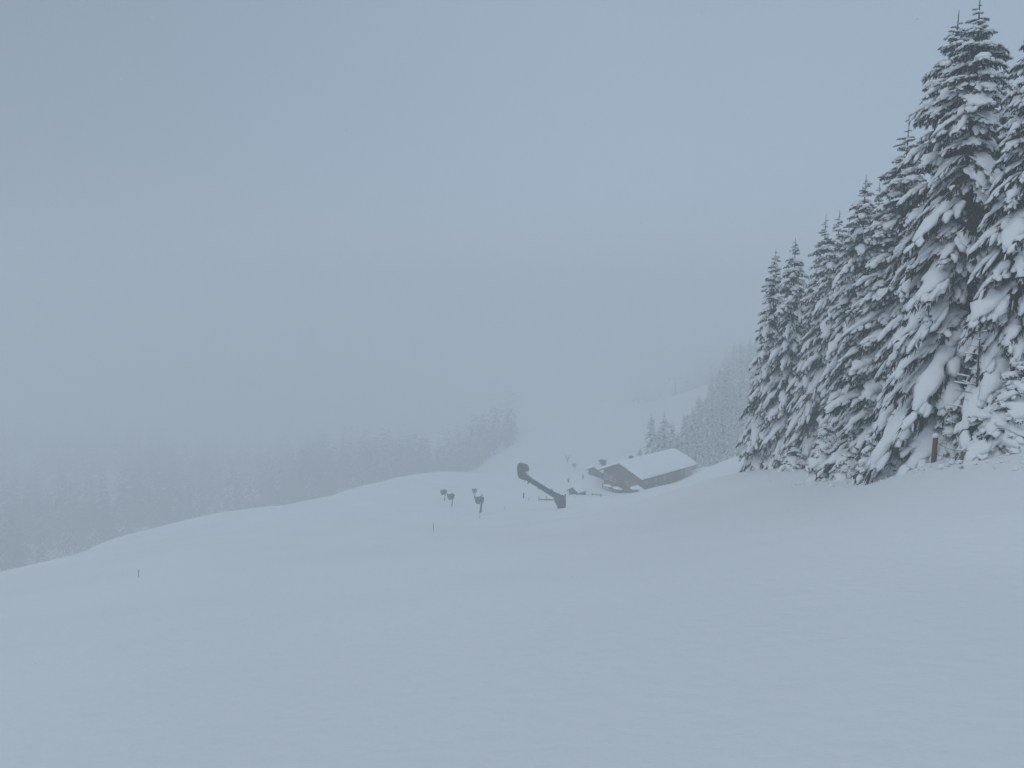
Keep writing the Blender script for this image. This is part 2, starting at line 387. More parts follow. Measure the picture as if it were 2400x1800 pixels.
def spruce_data(seed, H, R, detail, snow=1.0, droop=0.35, spacing=0.5, per=6.2, power=0.75, skirt=0.35, bare=0.0, origin=None):
    r = np.random.default_rng(seed); S, N = TM(), TM()
    lib = BL[detail]
    z = H*0.985; lean = r.uniform(-0.012, 0.012, 2)
    ph = r.uniform(0, 6.28)
    while z > skirt:
        t = 1 - z/H
        rr = R*(t**power)*(1 + 0.10*math.sin(z*1.7+ph) + r.uniform(-0.08, 0.08)) + 0.12
        rr *= min(1, t/0.13)**0.35
        if t > 0.86: rr *= 1 - (t-0.86)*1.3
        nb = max(3, int(round(per*(0.55+0.6*t))))
        a0 = r.uniform(0, 6.28)
        for i in range(nb):
            if r.random() < bare: continue
            a = a0 + 6.283*i/nb + r.uniform(-0.45, 0.45); roll = r.uniform(-0.35, 0.35)
            L = rr*r.uniform(0.72, 1.18)
            lb = BL[4] if (detail == 3 and r.random() < 0.20) or snow > 1.2 else lib
            (sv, st), (nv, nt2) = lb[r.integers(len(lb))]
            load = 0.5 + 0.5*float(vnoise(np.array([z*0.45 + seed*3.1]), np.array([a*0.9]), seed)[0])      # patchy: heavy slabs here, shaken-off boughs there
            if detail >= 2 and r.random() < 0.10*(1-load)**1.2: sv, st = sv[:3], st[:1]*0
            wf = (0.8 + 0.5*load)*r.uniform(0.85, 1.2)*(1.5 if L < 1.3 else 1.0)
            k = droop*(0.25+0.95*min(1, t*1.7))*r.uniform(0.5, 1.5)      # more hang lower down
            rise = 0.30*(1-min(1, t*2.6)) + 0.10
            ca, sa = math.cos(a), math.sin(a); zz = z + r.uniform(-0.5, 0.5)*spacing
            fl = -1 if r.random() < 0.5 else 1
            for (v, T, B, th) in ((sv, st, S, snow), (nv, nt2, N, 1.0)):
                x = v[:,0]*L; y = v[:,1]*L*wf*fl; q = v[:,2]*L*1.0
                if th != 1.0:      # heavier load: push the snow outward across the bough
                    y = y*(0.6+0.4*th); q = q + 0.0
                s_ = v[:,0]; q = q + roll*v[:,1]*L
                q = q + L*(rise*s_ - k*s_**1.5)
                V = np.stack([x*ca - y*sa + lean[0]*zz, x*sa + y*ca + lean[1]*zz, q + zz], -1)
                B.add(V, T if fl > 0 else T[:, ::-1])
        z -= spacing*(0.45+0.75*min(1, t*2.2))*r.uniform(0.85, 1.15)
    # trunk with leader and a few fine top shoots
    hs = np.array([-1.5, 0, H*0.3, H*0.6, H*0.9, H, H+H*0.010]); rd = np.array([.016, .013, .010, .006, .002, .0009, .0004])*H
    TV, TT = tube_np(np.stack([lean[0]*hs, lean[1]*hs, hs], -1)+np.array([1e-4, 0, 0])*hs[:,None], rd, rd, rd, 7)
    return S.get(), N.get(), (TV, TT), lean
def make_tree_meshes(name, needle_mat, *a, **k):
    s, nn, t, lean = spruce_data(*a, **k)
    return (new_mesh(name+'_trunk', *t, M['bark']), new_mesh(name+'_crown', *nn, M[needle_mat], smooth=False), new_mesh(name+'_snow', *s, M['snow']))
TRIS = 0
def place_tree(meshes, x, y, z, rz, sc, label, group=None, name='spruce_tree', cat='tree', sxy=1.0, tilt=(0, 0)):
    e = empty(name, (x, y, z), rz, label, cat, group)
    e.scale = (sc*sxy, sc*sxy, sc); e.rotation_euler = (0.010*math.sin(rz*7.3), 0.010*math.cos(rz*5.1), rz)
    for nm, me in zip(('trunk', 'crown', 'snow_load'), meshes): link(nm, me, e)
    return e

NEAR = [make_tree_meshes('near%d' % i, 'needles', 11+i, H, R, 3, droop=dr, spacing=0.62, per=5.9, power=pw)
        for i, (H, R, dr, pw) in enumerate([(25, 3.1, 0.72, 0.46), (26, 3.3, 0.78, 0.50), (24, 2.9, 0.50, 0.50), (24, 2.6, 0.70, 0.40)])]
MIDT = [make_tree_meshes('mid%d' % i, 'frosty', 31+i, H, R, 2, droop=0.7, spacing=0.66, per=5.8, power=0.52)
        for i, (H, R) in enumerate([(24, 3.2), (22, 3.0), (24, 3.4)])]
BUSH = [make_tree_meshes('young%d' % i, 'needles', 51+i, H, R, 2, droop=0.75, spacing=0.30, per=7, power=0.5, snow=1.5, skirt=0.1)
        for i, (H, R) in enumerate([(3.4, 1.5), (2.2, 1.7)])]
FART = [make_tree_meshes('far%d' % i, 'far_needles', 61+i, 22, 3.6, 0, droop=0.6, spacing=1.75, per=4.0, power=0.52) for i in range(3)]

def tip_tree(meshes, H0, px, tip, D, label, rz, name='spruce_tree', group='spruces at the edge of the wood', sxy=1.0, sink=0.3):
    """stands a spruce at distance D under pixel column px, as tall as the photograph shows it"""
    b = P(px, tip, D); x = b[0]; z = gz(x, D)-sink
    # trees stand upright: the foot lies under the tip
    sc = (b[2]-z)/(H0*1.015)
    return place_tree(meshes, x, D, z, rz, sc, label, group, name, 'tree', sxy=sxy)
T0, T1, T2, T3 = NEAR
tip_tree(T1, 26, 2318, -18, 35.1, 'tallest snow-laden spruce whose tip touches the top edge', 0.4, sxy=1.2)
tip_tree(T0, 25, 2224, 22, 38.2, 'tall spruce just left of the tallest one with a bent tip', 2.0, sxy=1.05)
tip_tree(T2, 24, 2118, 285, 44.5, 'spruce with dark open shoots at its top, third in from the right', 0.0, sxy=1.3)
tip_tree(T3, 24, 2020, 405, 50.7, 'spruce with a thin bare leader beside the third spruce', 1.1, sxy=1.05)
tip_tree(T0, 25, 2452, 0, 31.2, 'nearest spruce, mostly cut off by the right edge', 3.6, sxy=1.0)
tip_tree(T2, 24, 2378, 130, 39.0, 'spruce standing between the tallest one and the nearest one', 2.4, sxy=0.95)
tip_tree(T3, 24, 2165, 430, 42.9, 'shorter spruce in front of the two tall tips', 4.4, sxy=1.1)
tip_tree(T1, 26, 1957, 487, 56.9, 'spruce with a broad white top left of the thin leader', 5.0, sxy=1.0)
tip_tree(MIDT[0], 24, 1934, 500, 59.3, 'slim spruce close behind the broad white top', 0.5, sxy=0.9)
tip_tree(MIDT[1], 22, 1997, 505, 56.9, 'slim spruce squeezed behind the bare leader', 1.5)
tip_tree(T3, 24, 1869, 553, 61.6, 'spruce second from the open meadow end of the row', 2.8, sxy=1.0)
tip_tree(T2, 24, 1812, 580, 64.7, 'spruce at the meadow end of the row, leftmost of the near ones', 4.0, sxy=0.92)
tip_tree(MIDT[2], 24, 1850, 640, 71.8, 'lower spruce behind the gap of the two leftmost near ones', 2.0)
tip_tree(MIDT[0], 24, 2075, 420, 57.7, 'spruce filling the gap behind the third spruce', 2.6)
tip_tree(MIDT[2], 24, 2270, 240, 48.4, 'spruce in the shade behind the two tall tips', 1.6)
tip_tree(MIDT[1], 22, 2400, 300, 51.5, 'spruce in the shade behind the nearest spruce', 0.9)

tip_tree(T3, 24, 1905, 640, 66, 'half-hidden spruce between the broad white top and the second one', 0.7)
tip_tree(T0, 25, 2070, 560, 46, 'lower spruce standing in front of the thin leader', 5.5, sxy=1.05)
tip_tree(T2, 24, 1985, 640, 53, 'lower spruce in front of the broad white top', 3.3)
tip_tree(T1, 26, 1790, 760, 72, 'shortest spruce of the wall, behind its meadow end', 1.9, sxy=0.9)
tip_tree(T3, 24, 2290, 420, 37, 'spruce with heavy white boughs directly under the two tall tips', 3.9, sxy=1.15)

tip_tree(T3, 24, 2388, 175, 36, 'spruce rising at the right edge between the tallest and the nearest one', 1.4, sxy=1.2)

# snow-buried young spruces at the foot of the row
for (mi, px, D, sc, rz, lab, sxy) in [
    (0, 2112, 35.9, 1.05, 0.3, 'young spruce buried in snow at the foot of the third spruce', 1.0),
    (1, 2362, 29.6, 1.01, 1.2, 'wide low spruce with a thick snow blanket behind the wire fence', 1.45),
    (0, 2385, 29.2, 1.05, 2.2, 'young spruce with rounded snow caps above the wide low one', 1.1),
    (0, 1935, 47.2, 1.05, 3.1, 'young spruce under a round snow cap left of the snow bank', 0.9),
    (1, 1862, 54.6, 0.78, 0.9, 'low snow cushion over a young spruce near the meadow end', 1.2),
    (1, 1985, 43.3, 0.74, 4.1, 'small white snow dome on a young spruce by the bank', 1.0),
    (0, 2050, 38.6, 0.82, 5.1, 'young spruce pressed down by snow right of the bank', 1.1),
    (0, 2225, 33.0, 0.74, 5.9, 'young spruce leaning over the reddish fence post', 1.1)]:
    x, y, z = stand(px, D)
    place_tree(BUSH[mi], x, y, z-0.15, rz, sc, lab, 'young spruces buried in snow', 'young_spruce', 'tree', sxy=sxy)

# wood behind the chalet
WOOD = [(1529,966,214),(1556,964,218),(1577,985,214),(1545,1000,206),(1500,1046,225),
        (1603,968,232),(1622,950,245),(1641,925,260),(1657,925,255),(1590,1010,216),(1612,1012,214),(1636,1005,220),
        (1684,868,300),(1672,905,285),(1708,845,330),(1720,905,270),(1695,935,250),(1660,960,232),(1682,985,222),(1706,990,214),(1735,950,235),(1752,985,215),
        (1740,870,310),(1762,900,285),(1730,1000,208),(1650,1010,212),(1765,1020,205),(1600,1035,208),(1570,1030,209),(1668,1030,206)]
wr = np.random.default_rng(5)
for _ in range(40):
    D = wr.uniform(215, 340); px = wr.uniform(1560 + (D-215)*0.85, 1775); WOOD.append((px, 1085 - (D-180)*1.18 - (px-1600)*.70 + wr.uniform(-12, 30), D))
for i, (px, tip, D) in enumerate(WOOD):
    lab = 'hazy snow-dusted spruce in the dense wood behind the chalet'
    grp = 'spruces in the wood behind the chalet'
    if i == 4: lab = 'small lone spruce peeping over the left part of the chalet roof'
    if i == 2: lab = 'shorter spruce third from the left edge of the wood behind the chalet'
    if i == 3: lab = 'low spruce just above the middle of the chalet roof ridge'
    if i == 7: lab = 'pointed hazy spruce rising highest directly above the right end of the chalet roof'
    if i == 0: lab = 'spruce at the left edge of the wood behind the chalet'
    if i == 1: lab = 'spruce second from the left edge of the wood behind the chalet'
    tip_tree(MIDT[i % 3], (24, 22, 24)[i % 3], px, tip, D, lab, wr.uniform(0, 6.28), group=grp, sxy=wr.uniform(1.0, 1.25) if i != 4 else 1.3)
UP = [(1722,800,400),(1745,792,380),(1770,798,360),(1700,830,410),(1757,830,350),(1785,840,340),(1778,880,320),(1738,832,370)]
for px, tip, D in UP:
    tip_tree(MIDT[wr.integers(3)], 24, px, tip, D, 'faint tall spruce high on the slope, half lost in the fog', wr.uniform(0, 6.28), group='spruces high up the slope in fog', sxy=1.2)

# far woods: read as masses, one object each
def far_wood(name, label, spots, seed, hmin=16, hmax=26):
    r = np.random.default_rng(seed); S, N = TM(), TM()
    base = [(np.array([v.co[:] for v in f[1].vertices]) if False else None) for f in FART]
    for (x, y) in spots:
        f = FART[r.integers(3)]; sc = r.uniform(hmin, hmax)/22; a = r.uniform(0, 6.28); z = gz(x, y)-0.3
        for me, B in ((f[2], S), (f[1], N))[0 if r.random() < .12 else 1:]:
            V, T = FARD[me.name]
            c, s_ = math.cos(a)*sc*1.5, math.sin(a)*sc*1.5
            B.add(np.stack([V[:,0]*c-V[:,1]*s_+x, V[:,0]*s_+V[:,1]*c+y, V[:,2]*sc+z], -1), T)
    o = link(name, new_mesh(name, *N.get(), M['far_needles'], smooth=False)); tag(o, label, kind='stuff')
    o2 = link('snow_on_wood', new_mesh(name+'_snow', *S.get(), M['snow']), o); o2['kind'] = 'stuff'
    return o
FARD = {}
for f in FART:
    for me in f[1:]:
        V = np.empty(len(me.vertices)*3, np.float32); me.vertices.foreach_get('co', V)
        T = np.empty(len(me.polygons)*3, np.int32); me.loops.foreach_get('vertex_index', T)
        FARD[me.name] = (V.reshape(-1, 3), T.reshape(-1, 3))
def spots(poly, cnt, seed):
    """scatter over ground patches given as (px0, px1, D0, D1)"""
    r = np.random.default_rng(seed); o = []
    for _ in range(cnt):
        a = poly[r.integers(len(poly))]; px = r.uniform(a[0], a[1]); t = (px-a[0])/(a[1]-a[0])
        d0 = a[2] + (a[4]-a[2])*t; D = r.uniform(d0, d0 + a[3]); o.append(((px-1200)/F*D*1.01, D))
    return o
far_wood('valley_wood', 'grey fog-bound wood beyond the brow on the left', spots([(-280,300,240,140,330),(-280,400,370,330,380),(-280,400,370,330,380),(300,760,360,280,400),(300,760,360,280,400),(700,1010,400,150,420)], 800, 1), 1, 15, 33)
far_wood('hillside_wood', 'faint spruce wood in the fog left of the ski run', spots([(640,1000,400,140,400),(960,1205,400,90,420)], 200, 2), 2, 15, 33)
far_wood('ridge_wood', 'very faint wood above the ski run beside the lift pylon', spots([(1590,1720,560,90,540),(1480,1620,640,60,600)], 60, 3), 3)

# ------------------------------------------------------------------ chalet
def solve_house(pl, pr, Dm):
    sl, sr = slope(*pl), slope(*pr)
    Dl = 2*Dm/(1+sl/sr); Dr = Dl*sl/sr
    A_, B_ = P(*pl, Dl), P(*pr, Dr); return A_, B_
EL, ER = solve_house((1401,1104), (1504,1127), 166)
W = float(np.hypot(*(ER-EL)[:2])); exv = (ER-EL)[:2]/W
rz = math.atan2(exv[1], exv[0]); mid = (EL+ER)/2
pk = P(1449, 1088.5, mid[1]); RISE = float(pk[2]-mid[2])
eyv = np.array([-exv[1], exv[0]])
best = min(((abs((mid[0]+eyv[0]*L)/(mid[1]+eyv[1]*L) - ray(1584,1057)[0]/ray(1584,1057)[1])), L) for L in np.arange(5, 40, 0.1))
LEN = float(best[1]); print('chalet', W, RISE, LEN, rz, mid)
EH = 0.0      # local z 0 is eave height
ch = empty('chalet', (mid[0], mid[1], mid[2]-4.2), rz, 'low timber chalet with a wide snow-covered gable roof in the dip', 'house')
Z = 4.2
hw = W/2; OV = 1.0; ww = hw-1.1                      # half width of the roof and of the walls
def rz_at(x): return Z + RISE*(1-abs(x)/hw)          # underside of roof at local x
MB().prism([(-ww,-3),(ww,-3),(ww,rz_at(ww)-.03),(0,Z+RISE-.03),(-ww,rz_at(-ww)-.03)], OV, LEN-OV).build('wall', M['wood'], ch)
rf = MB().prism([(-hw,Z),(0,Z+RISE),(hw,Z),(hw,Z+.22),(0,Z+RISE+.24),(-hw,Z+.22)], 0, LEN).build('roof', M['dark_wood'], ch)
# thick snow on the roof, its edges rounded and a little uneven
nx, ny = 40, 60
sx = np.linspace(-1, 1, nx); sy = np.linspace(0, 1, ny); SX, SY = np.meshgrid(sx, sy)
X = SX*(hw+0.12); Y = -0.10 + SY*(LEN+0.2)
top = Z+.23 + RISE*(1-np.sqrt((SX*0.97)**2+0.003)) + 0.62*np.clip(1-np.abs(SX)**14, 0, 1)*np.clip(1-np.abs(2*SY-1)**40, 0, 1) + 0.05*vnoise(X/2, Y/2, 5)
topV = np.stack([X, Y + 0.05*vnoise(X, Y/3, 8), top], -1).reshape(-1, 3)
botV = np.stack([X, Y, Z+.235 + RISE*(1-np.abs(SX)) - 0.02*0], -1).reshape(-1, 3)
def sheet(topV, botV, ny, nx):
    I = np.arange(ny-1)[:,None]*nx; Jx = np.arange(nx-1)[None]
    q = np.stack([I+Jx, I+Jx+1, I+nx+Jx+1, I+nx+Jx], -1).reshape(-1, 4); N_ = nx*ny
    ring = list(range(nx)) + [i*nx+nx-1 for i in range(1, ny)] + [N_-1-i for i in range(1, nx)] + [i*nx for i in range(ny-2, 0, -1)]
    ring = np.array(ring); r2 = np.roll(ring, -1)
    sd_ = np.stack([ring, ring+N_, r2+N_, r2], -1)
    return np.concatenate([topV, botV]), np.concatenate([q, q[:, ::-1]+N_, sd_])
link('roof_snow', new_mesh('roof_snow', *sheet(topV, botV, ny, nx), M['roof_snow']), ch)
def window(x0, x1, z0, z1, parent, face='front', n=2, glass='glass'):
    """window on the gable (y = OV) or on the long right wall (x = ww)"""
    def bx(b, a0, a1, d0, d1, c0, c1):
        return b.box(a0, a1, OV-d1, OV-d0, c0, c1) if face == 'front' else b.box(ww+d0, ww+d1, a0, a1, c0, c1)
    f = MB()
    bx(f, x0, x1, .01, .10, z0, z0+.09); bx(f, x0, x1, .01, .10, z1-.09, z1)
    bx(f, x0, x0+.09, .01, .098, z0+.09, z1-.09); bx(f, x1-.09, x1, .01, .098, z0+.09, z1-.09)
    for i in range(1, n):
        c = x0 + (x1-x0)*i/n; bx(f, c-.04, c+.04, .01, .09, z0+.09, z1-.09)
    w_ = f.build('window', M['frame'], parent)
    bx(MB(), x0+.09, x1-.09, .005, .04, z0+.09, z1-.09).build('pane', M[glass], w_)
window(-ww+0.35, -ww+1.35, 2.3, 3.75, ch, n=2); window(-ww+1.75, -ww+2.75, 2.2, 3.6, ch, n=3); window(-ww+3.2, -ww+3.8, 1.9, 2.9, ch)
window(1.2, 2.0, 2.0, 3.0, ch)
MB().box(-0.5, 0.45, OV-.08, OV-.005, 0.2, 2.3).build('door', M['dark_wood'], ch)
cb = MB().box(-ww+.1, 1.2, OV-.9, OV-.01, 1.1, 1.25)
cb.build('balcony_floor', M['dark_wood'], ch)
MB().box(ww+.003, ww+.06, LEN-OV-3.0, LEN-OV-.02, 0, Z+.1).build('plastered_wall', M['plaster'], ch)
for y0 in (3.0, 6.5, 10.2, LEN-5.6): window(y0, y0+.8, 2.6, 3.4, ch, face='side')
for s_ in (-1, 1):
    MB().prism([(0, Z+RISE-.02), (s_*hw, Z-.02), (s_*hw, Z+.24), (0, Z+RISE+.26)], -.06, -.005).build('bargeboard', M['dark_wood'], ch)
for y0 in np.arange(0.7, LEN, 1.4):
    MB().box(ww+.02, hw-.15, y0, y0+.14, Z+.02, Z+.13).build('rafter_end', M['dark_wood'], ch)
chm = MB().box(-1.1, -.35, 5.0, 5.75, Z+RISE-.6, Z+RISE+.95).build('chimney', M['stone'], ch)
MB().box(-1.2, -.25, 4.9, 5.85, Z+RISE+.95, Z+RISE+1.05).build('cap', M['dark_metal'], chm)

# second building behind, to its left
def building(name, label, px, py, D, Wd, Ln, wall_h, rise, rz_, mwall='wood', snow=0.5, ov=0.5, depth=3, cat='house'):
    c = P(px, py, D); e = empty(name, (c[0], c[1], c[2]-wall_h), rz_, label, cat)      # (px,py): gable eave-height centre
    h = Wd/2; w0 = h-ov
    ra = lambda x: wall_h + rise*(1-abs(x)/h)
    MB().prism([(-w0,-depth),(w0,-depth),(w0,ra(w0)-.02),(0,wall_h+rise-.02),(-w0,ra(w0)-.02)], ov, Ln-ov).build('wall', M[mwall], e)
    MB().prism([(-h,wall_h),(0,wall_h+rise),(h,wall_h),(h,wall_h+.14),(0,wall_h+rise+.15),(-h,wall_h+.14)], 0, Ln).build('roof', M['dark_wood'], e)
    k = 16; m_ = 12
    SX, SY = np.meshgrid(np.linspace(-1, 1, k), np.linspace(0, 1, m_))
    X = SX*(h+.1); Y = -.08+SY*(Ln+.16)
    top = wall_h+.15+rise*(1-np.sqrt((SX*.96)**2+.004))+snow*np.clip(1-np.abs(SX)**10, 0, 1)*np.clip(1-np.abs(2*SY-1)**24, 0, 1)
    bot = wall_h+.15+rise*(1-np.abs(SX))
    link('roof_snow', new_mesh('roof_snow', *sheet(np.stack([X, Y, top], -1).reshape(-1, 3), np.stack([X, Y, bot], -1).reshape(-1, 3), m_, k), M['roof_snow']), e)
    return e
b2 = building('farm_building', 'second building behind the chalet with a capped chimney, roof deep in snow', 1392, 1107, 182, 5.4, 9, 2.6, 1.3, rz+0.05, snow=.7)
c2 = MB().box(0.2, 1.5, 2.0, 3.1, 3.4, 5.35).build('chimney', M['stone'], b2)
MB().box(-.05, 1.75, 1.8, 3.3, 5.35, 5.47).build('cap', M['dark_metal'], c2)
b3 = building('garden_shed', 'small shed with snowed-in gable roof between the fences', 1342, 1154, 152, 3.2, 3.0, 1.4, 1.0, rz, snow=.45, ov=.25)
MB().box(-.35, .35, .19, .24, -.2, 1.4).build('door', M['dark_wood'], b3)
b4 = building('lift_hut', 'faint square hut on the brow left of the snow cannons', 948, 1136, 196, 2.1, 2.0, 1.1, .25, 0.35, snow=.2, ov=.15)
for i in range(3): MB().box(-.75+i*.55, -.4+i*.55, .09, .14, .2, .9).build('window', M['glass'], b4)
b5 = building('hut_on_brow', 'snow-buried hut on the brow in front of the far wood', 1009, 1121, 226, 3.0, 3.0, 1.2, .7, -0.3, snow=.6, ov=.2)
b6 = building('alpine_hut', 'low dark hut high beside the ski run, right of the pylon', 1639, 908, 515, 8, 5, 2, 1.4, -.3, snow=.6)
b7 = building('alpine_hut', 'barely visible hut at the far left of the ski run', 1300, 1003, 455, 8, 6, 2.2, 1.4, .5, snow=.8)
b8 = building('alpine_hut', 'barely visible hut in the middle of the ski run edge', 1360, 992, 458, 9, 6, 2.2, 1.4, .4, snow=.8)
b9 = building('alpine_hut', 'barely visible hut with the roof drift nearest the pylons', 1404, 978, 465, 10, 6, 2.0, 1.3, .4, snow=.9)
for b in (b6, b7, b8, b9): b['group'] = 'huts along the far ski run'; MB().box(-.5, .5, .44, .49, 0, 1.8).build('door', M['dark_wood'], b)

# things in front of the chalet gable
def lump(name, x, y, z, sx_, sy_, sz_, seed, m='snow', parent=None, n=14):
    V = []; Fc = []
    for i in range(n+1):
        th = math.pi*i/n
        for j_ in range(2*n):
            ph = math.pi*j_/n
            a, b, c = math.sin(th)*math.cos(ph), math.sin(th)*math.sin(ph), math.cos(th)
            k = 1 + 0.20*float(vnoise(np.array([a*2.6+seed]), np.array([b*2.6+c*1.9]), seed)[0])
            V.append((a*sx_*k, b*sy_*k, (c*sz_ if c > 0 else c*sz_*.45)*k))
    q = [(i*2*n+j_, (i+1)*2*n+j_, (i+1)*2*n+(j_+1) % (2*n), i*2*n+(j_+1) % (2*n)) for i in range(n) for j_ in range(2*n)]
    me = new_mesh(name, V, q, M[m]); o = link(name, me, parent); o.location = (x, y, z); return o
def local(lx, ly, lz=0):
    q = mid[:2] + exv*lx + eyv*ly; return float(q[0]), float(q[1]), float(mid[2]-Z+lz)
x, y, z = local(-1.7, -2.2); g = gz(x, y)
tb = empty('garden_table', (x, y, g), rz, 'snow-topped garden table in front of the chalet gable', 'table')
MB().box(-1.2, 1.2, -.5, .5, .95, 1.02).build('tabletop', M['dark_wood'], tb)
for a in (-1.05, 1.05):
    for b in (-.4, .4): MB().box(a-.05, a+.05, b-.05, b+.05, -.8, .948).build('leg', M['dark_wood'], tb)
lump('snow_cap', 0, 0, 1.03, 1.28, .6, .38, 3, parent=tb)
x, y, z = local(1.0, -1.9); g = gz(x, y)
ws = empty('wood_stack', (x, y, g), rz+.1, 'covered log pile with a sloping snow cap beside the garden table', 'log pile')
r4 = random.Random(4)
for i in range(5):
    for jx in range(8):
        MB().tube([(-1.1+jx*.29, -.4, -.1+i*.22), (-1.1+jx*.29, .4, -.1+i*.22)], .1+.02*r4.random(), 6).build('log', M['wood'], ws)
lump('snow_cap', 0, 0, 1.0, 1.35, .65, .42, 6, parent=ws)
x, y, z = local(hw-.6, -1.2); g = gz(x, y)
sh = empty('snowy_bush', (x, y, g), 0, 'bush under a bulging snow heap at the near corner of the chalet', 'bush')
lump('snow_cap', 0, 0, 1.0, 1.35, 1.0, .65, 9, parent=sh); lump('snow_cap', .9, -.2, .7, .8, .7, .5, 10, parent=sh)
st = MB()
for i in range(26):
    a = r4.uniform(0, 6.28); st.tube([(0, 0, -.3), (math.cos(a)*.5, math.sin(a)*.5, .5), (math.cos(a)*r4.uniform(.8, 1.5), math.sin(a)*r4.uniform(.6, 1.0), r4.uniform(.6, 1.2))], [.05, .04, .02], 4)
o = st.build('stems', M['bark'], sh); o['kind'] = 'stuff'

# ------------------------------------------------------------------ fences
def plank_fence(name, label, pts, posts, rails=(0.55,), ph=1.0, thick=.07, mp='wood', cat='fence', group=None):
    """pts: pixels where the fence touches the snow, with distance"""
    p0 = stand(*pts[0]); e = empty(name, p0, 0, label, cat, group)
    W_ = [np.array(stand(*q))-np.array(p0) for q in pts]
    for i in posts:
        t = i*(len(W_)-1); a = min(int(t), len(W_)-2); q = W_[a]*(1-(t-a))+W_[a+1]*(t-a)
        MB().tube([(q[0], q[1], q[2]-.6), (q[0]+.03, q[1], q[2]+ph)], [thick*1.2, thick*1.05], 7).build('post', M[mp], e)
    for h in rails:
        for a in range(len(W_)-1):
            A_, B_ = W_[a], W_[a+1]
            d = (B_-A_); nrm = np.array([-d[1], d[0], 0])/np.hypot(d[0], d[1])*thick*.8
            V = [A_+nrm+[0,0,h-.1], A_-nrm+[0,0,h-.1], B_-nrm+[0,0,h-.1], B_+nrm+[0,0,h-.1], A_+nrm+[0,0,h+.1], A_-nrm+[0,0,h+.1], B_-nrm+[0,0,h+.1], B_+nrm+[0,0,h+.1]]
            MB().add(V, [(3,2,1,0),(4,5,6,7),(0,1,5,4),(1,2,6,5),(2,3,7,6),(3,0,4,7)]).build('rail', M[mp], e)
    return e
plank_fence('plank_fence', 'low plank fence running behind the padded arm of the big cannon', [(1263,137),(1282,136),(1302,135)], (0, .45, 1), rails=(.25,), ph=.95)
plank_fence('plank_fence', 'half-buried plank fence in front of the garden shed', [(1335,143),(1352,144),(1368,146)], (0, .5, 1), rails=(.3,), ph=.5)
plank_fence('plank_fence', 'short piece of fence between the garden shed and the chalet', [(1388,149),(1402,150),(1412,150.5)], (0, .8), rails=(.45,), ph=.75)
# wire fence at the right
pw_ = stand(2186, 32.6); wf = empty('wire_fence', pw_, 0, 'wire fence of one reddish post and one short grey post by the spruces', 'fence')
def post_mesh(h, r_, m_, lx, ly, lz, lean=0.0, top=True):
    o = MB().tube([(lx, ly, lz-.7), (lx+lean*.5, ly, lz+h*.5), (lx+lean, ly, lz+h)], [r_, r_*.97, r_*.92], 9).build('post', M[m_], wf)
    if top: lump('snow_cap', lx+lean, ly, lz+h, r_*1.3, r_*1.3, r_*1.5, 12, parent=o, n=6)
    return o
post_mesh(1.2, .11, 'red_wood', 0, 0, 0, .03)
p2 = np.array(stand(2256, 29.6))-np.array(pw_); post_mesh(.46, .14, 'wood', *p2, top=False)
p3 = np.array(stand(2420, 28.6))-np.array(pw_); post_mesh(.5, .1, 'wood', *p3)
for za, zb, zc in ((.42, .34, .55), (.95, .55, .75)):
    pts = []
    for t in np.linspace(0, 1, 7): pts.append((p2[0]*t, p2[1]*t - .15, za*(1-t)+(p2[2]+zb)*t - .14*math.sin(math.pi*t)))
    for t in np.linspace(0, 1, 7)[1:]: pts.append((p2[0]*(1-t)+p3[0]*t, p2[1]*(1-t)+p3[1]*t-.15, (p2[2]+zb)*(1-t)+(p3[2]+zc)*t - .12*math.sin(math.pi*t)))
    MB().tube(pts, .012, 4).build('wire', M['dark_metal'], wf)

# ------------------------------------------------------------------ marker poles in the snow
for i, (px, py, h, r_, lab) in enumerate([
    (324, 1353, .42, .022, 'lone marker pole far out on the left snow slope'),
    (1015, 1245, .62, .035, 'marker pole standing nearest below the snow cannons'),
    (1124, 1216, .80, .025, 'thin marker pole right under the two-pronged cannon'),
    (1183, 1196, .70, .022, 'faint thin marker pole right of the two-pronged cannon'),
    (1227, 1168, 1.05, .10, 'thick dark stake left of the fence'),
    (1239, 1175, .65, .035, 'thin leaning stake beside the thick dark one')]):
    q = ground_at(px, py); q[2] = gz(q[0], q[1])
    o = MB().tube([(0, 0, -.4), (.02, 0, h*.5), (.05 if i != 5 else .15, 0, h)], r_*q[1]/(60 if i == 0 else 100), 6).build('marker_pole', M['dark_wood'])
    o.location = q; tag(o, lab, 'pole', 'marker poles in the snow')

# ------------------------------------------------------------------ snow cannons
# the big one: padded post, long padded arm, hooded head; sizes in metres at its distance
gp = ground_at(1316, 1191); GD = gp[1]; mpp = GD/F*1.0     # metres per photo pixel there
gun = empty('snow_cannon', (gp[0], gp[1], gz(gp[0], gp[1])), 0, 'big padded snow cannon arm reaching up left in front of the chalet', 'snow cannon', 'snow cannons beside the piste')
def L_(px, py): return ((px-1319)*mpp, (1190-py)*mpp)
def outline(pts): return [L_(*q) for q in pts]
def sub(x, y, sc=160/1770, ox=1190, oy=1060): return (ox+x*sc, oy+y*sc)
post = [sub(*q) for q in [(1215,1150),(1350,1040),(1500,1075),(1535,1130),(1545,1280),(1535,1420),(1540,1600),(1330,1600),(1310,1370),(1262,1290)]]
MB().prism(outline(post), -.55, .6).build('padded_post', M['pad'], gun, bevel=.16, segs=3, smooth=True)
arm = [sub(*q) for q in [(300,560),(450,470),(700,650),(1000,840),(1380,1055),(1380,1130),(1240,1160),(1000,1010),(760,850),(480,670),(320,615)]]
MB().prism(outline(arm), -.36, .34).build('arm', M['pad'], gun, bevel=.14, segs=3, smooth=True)
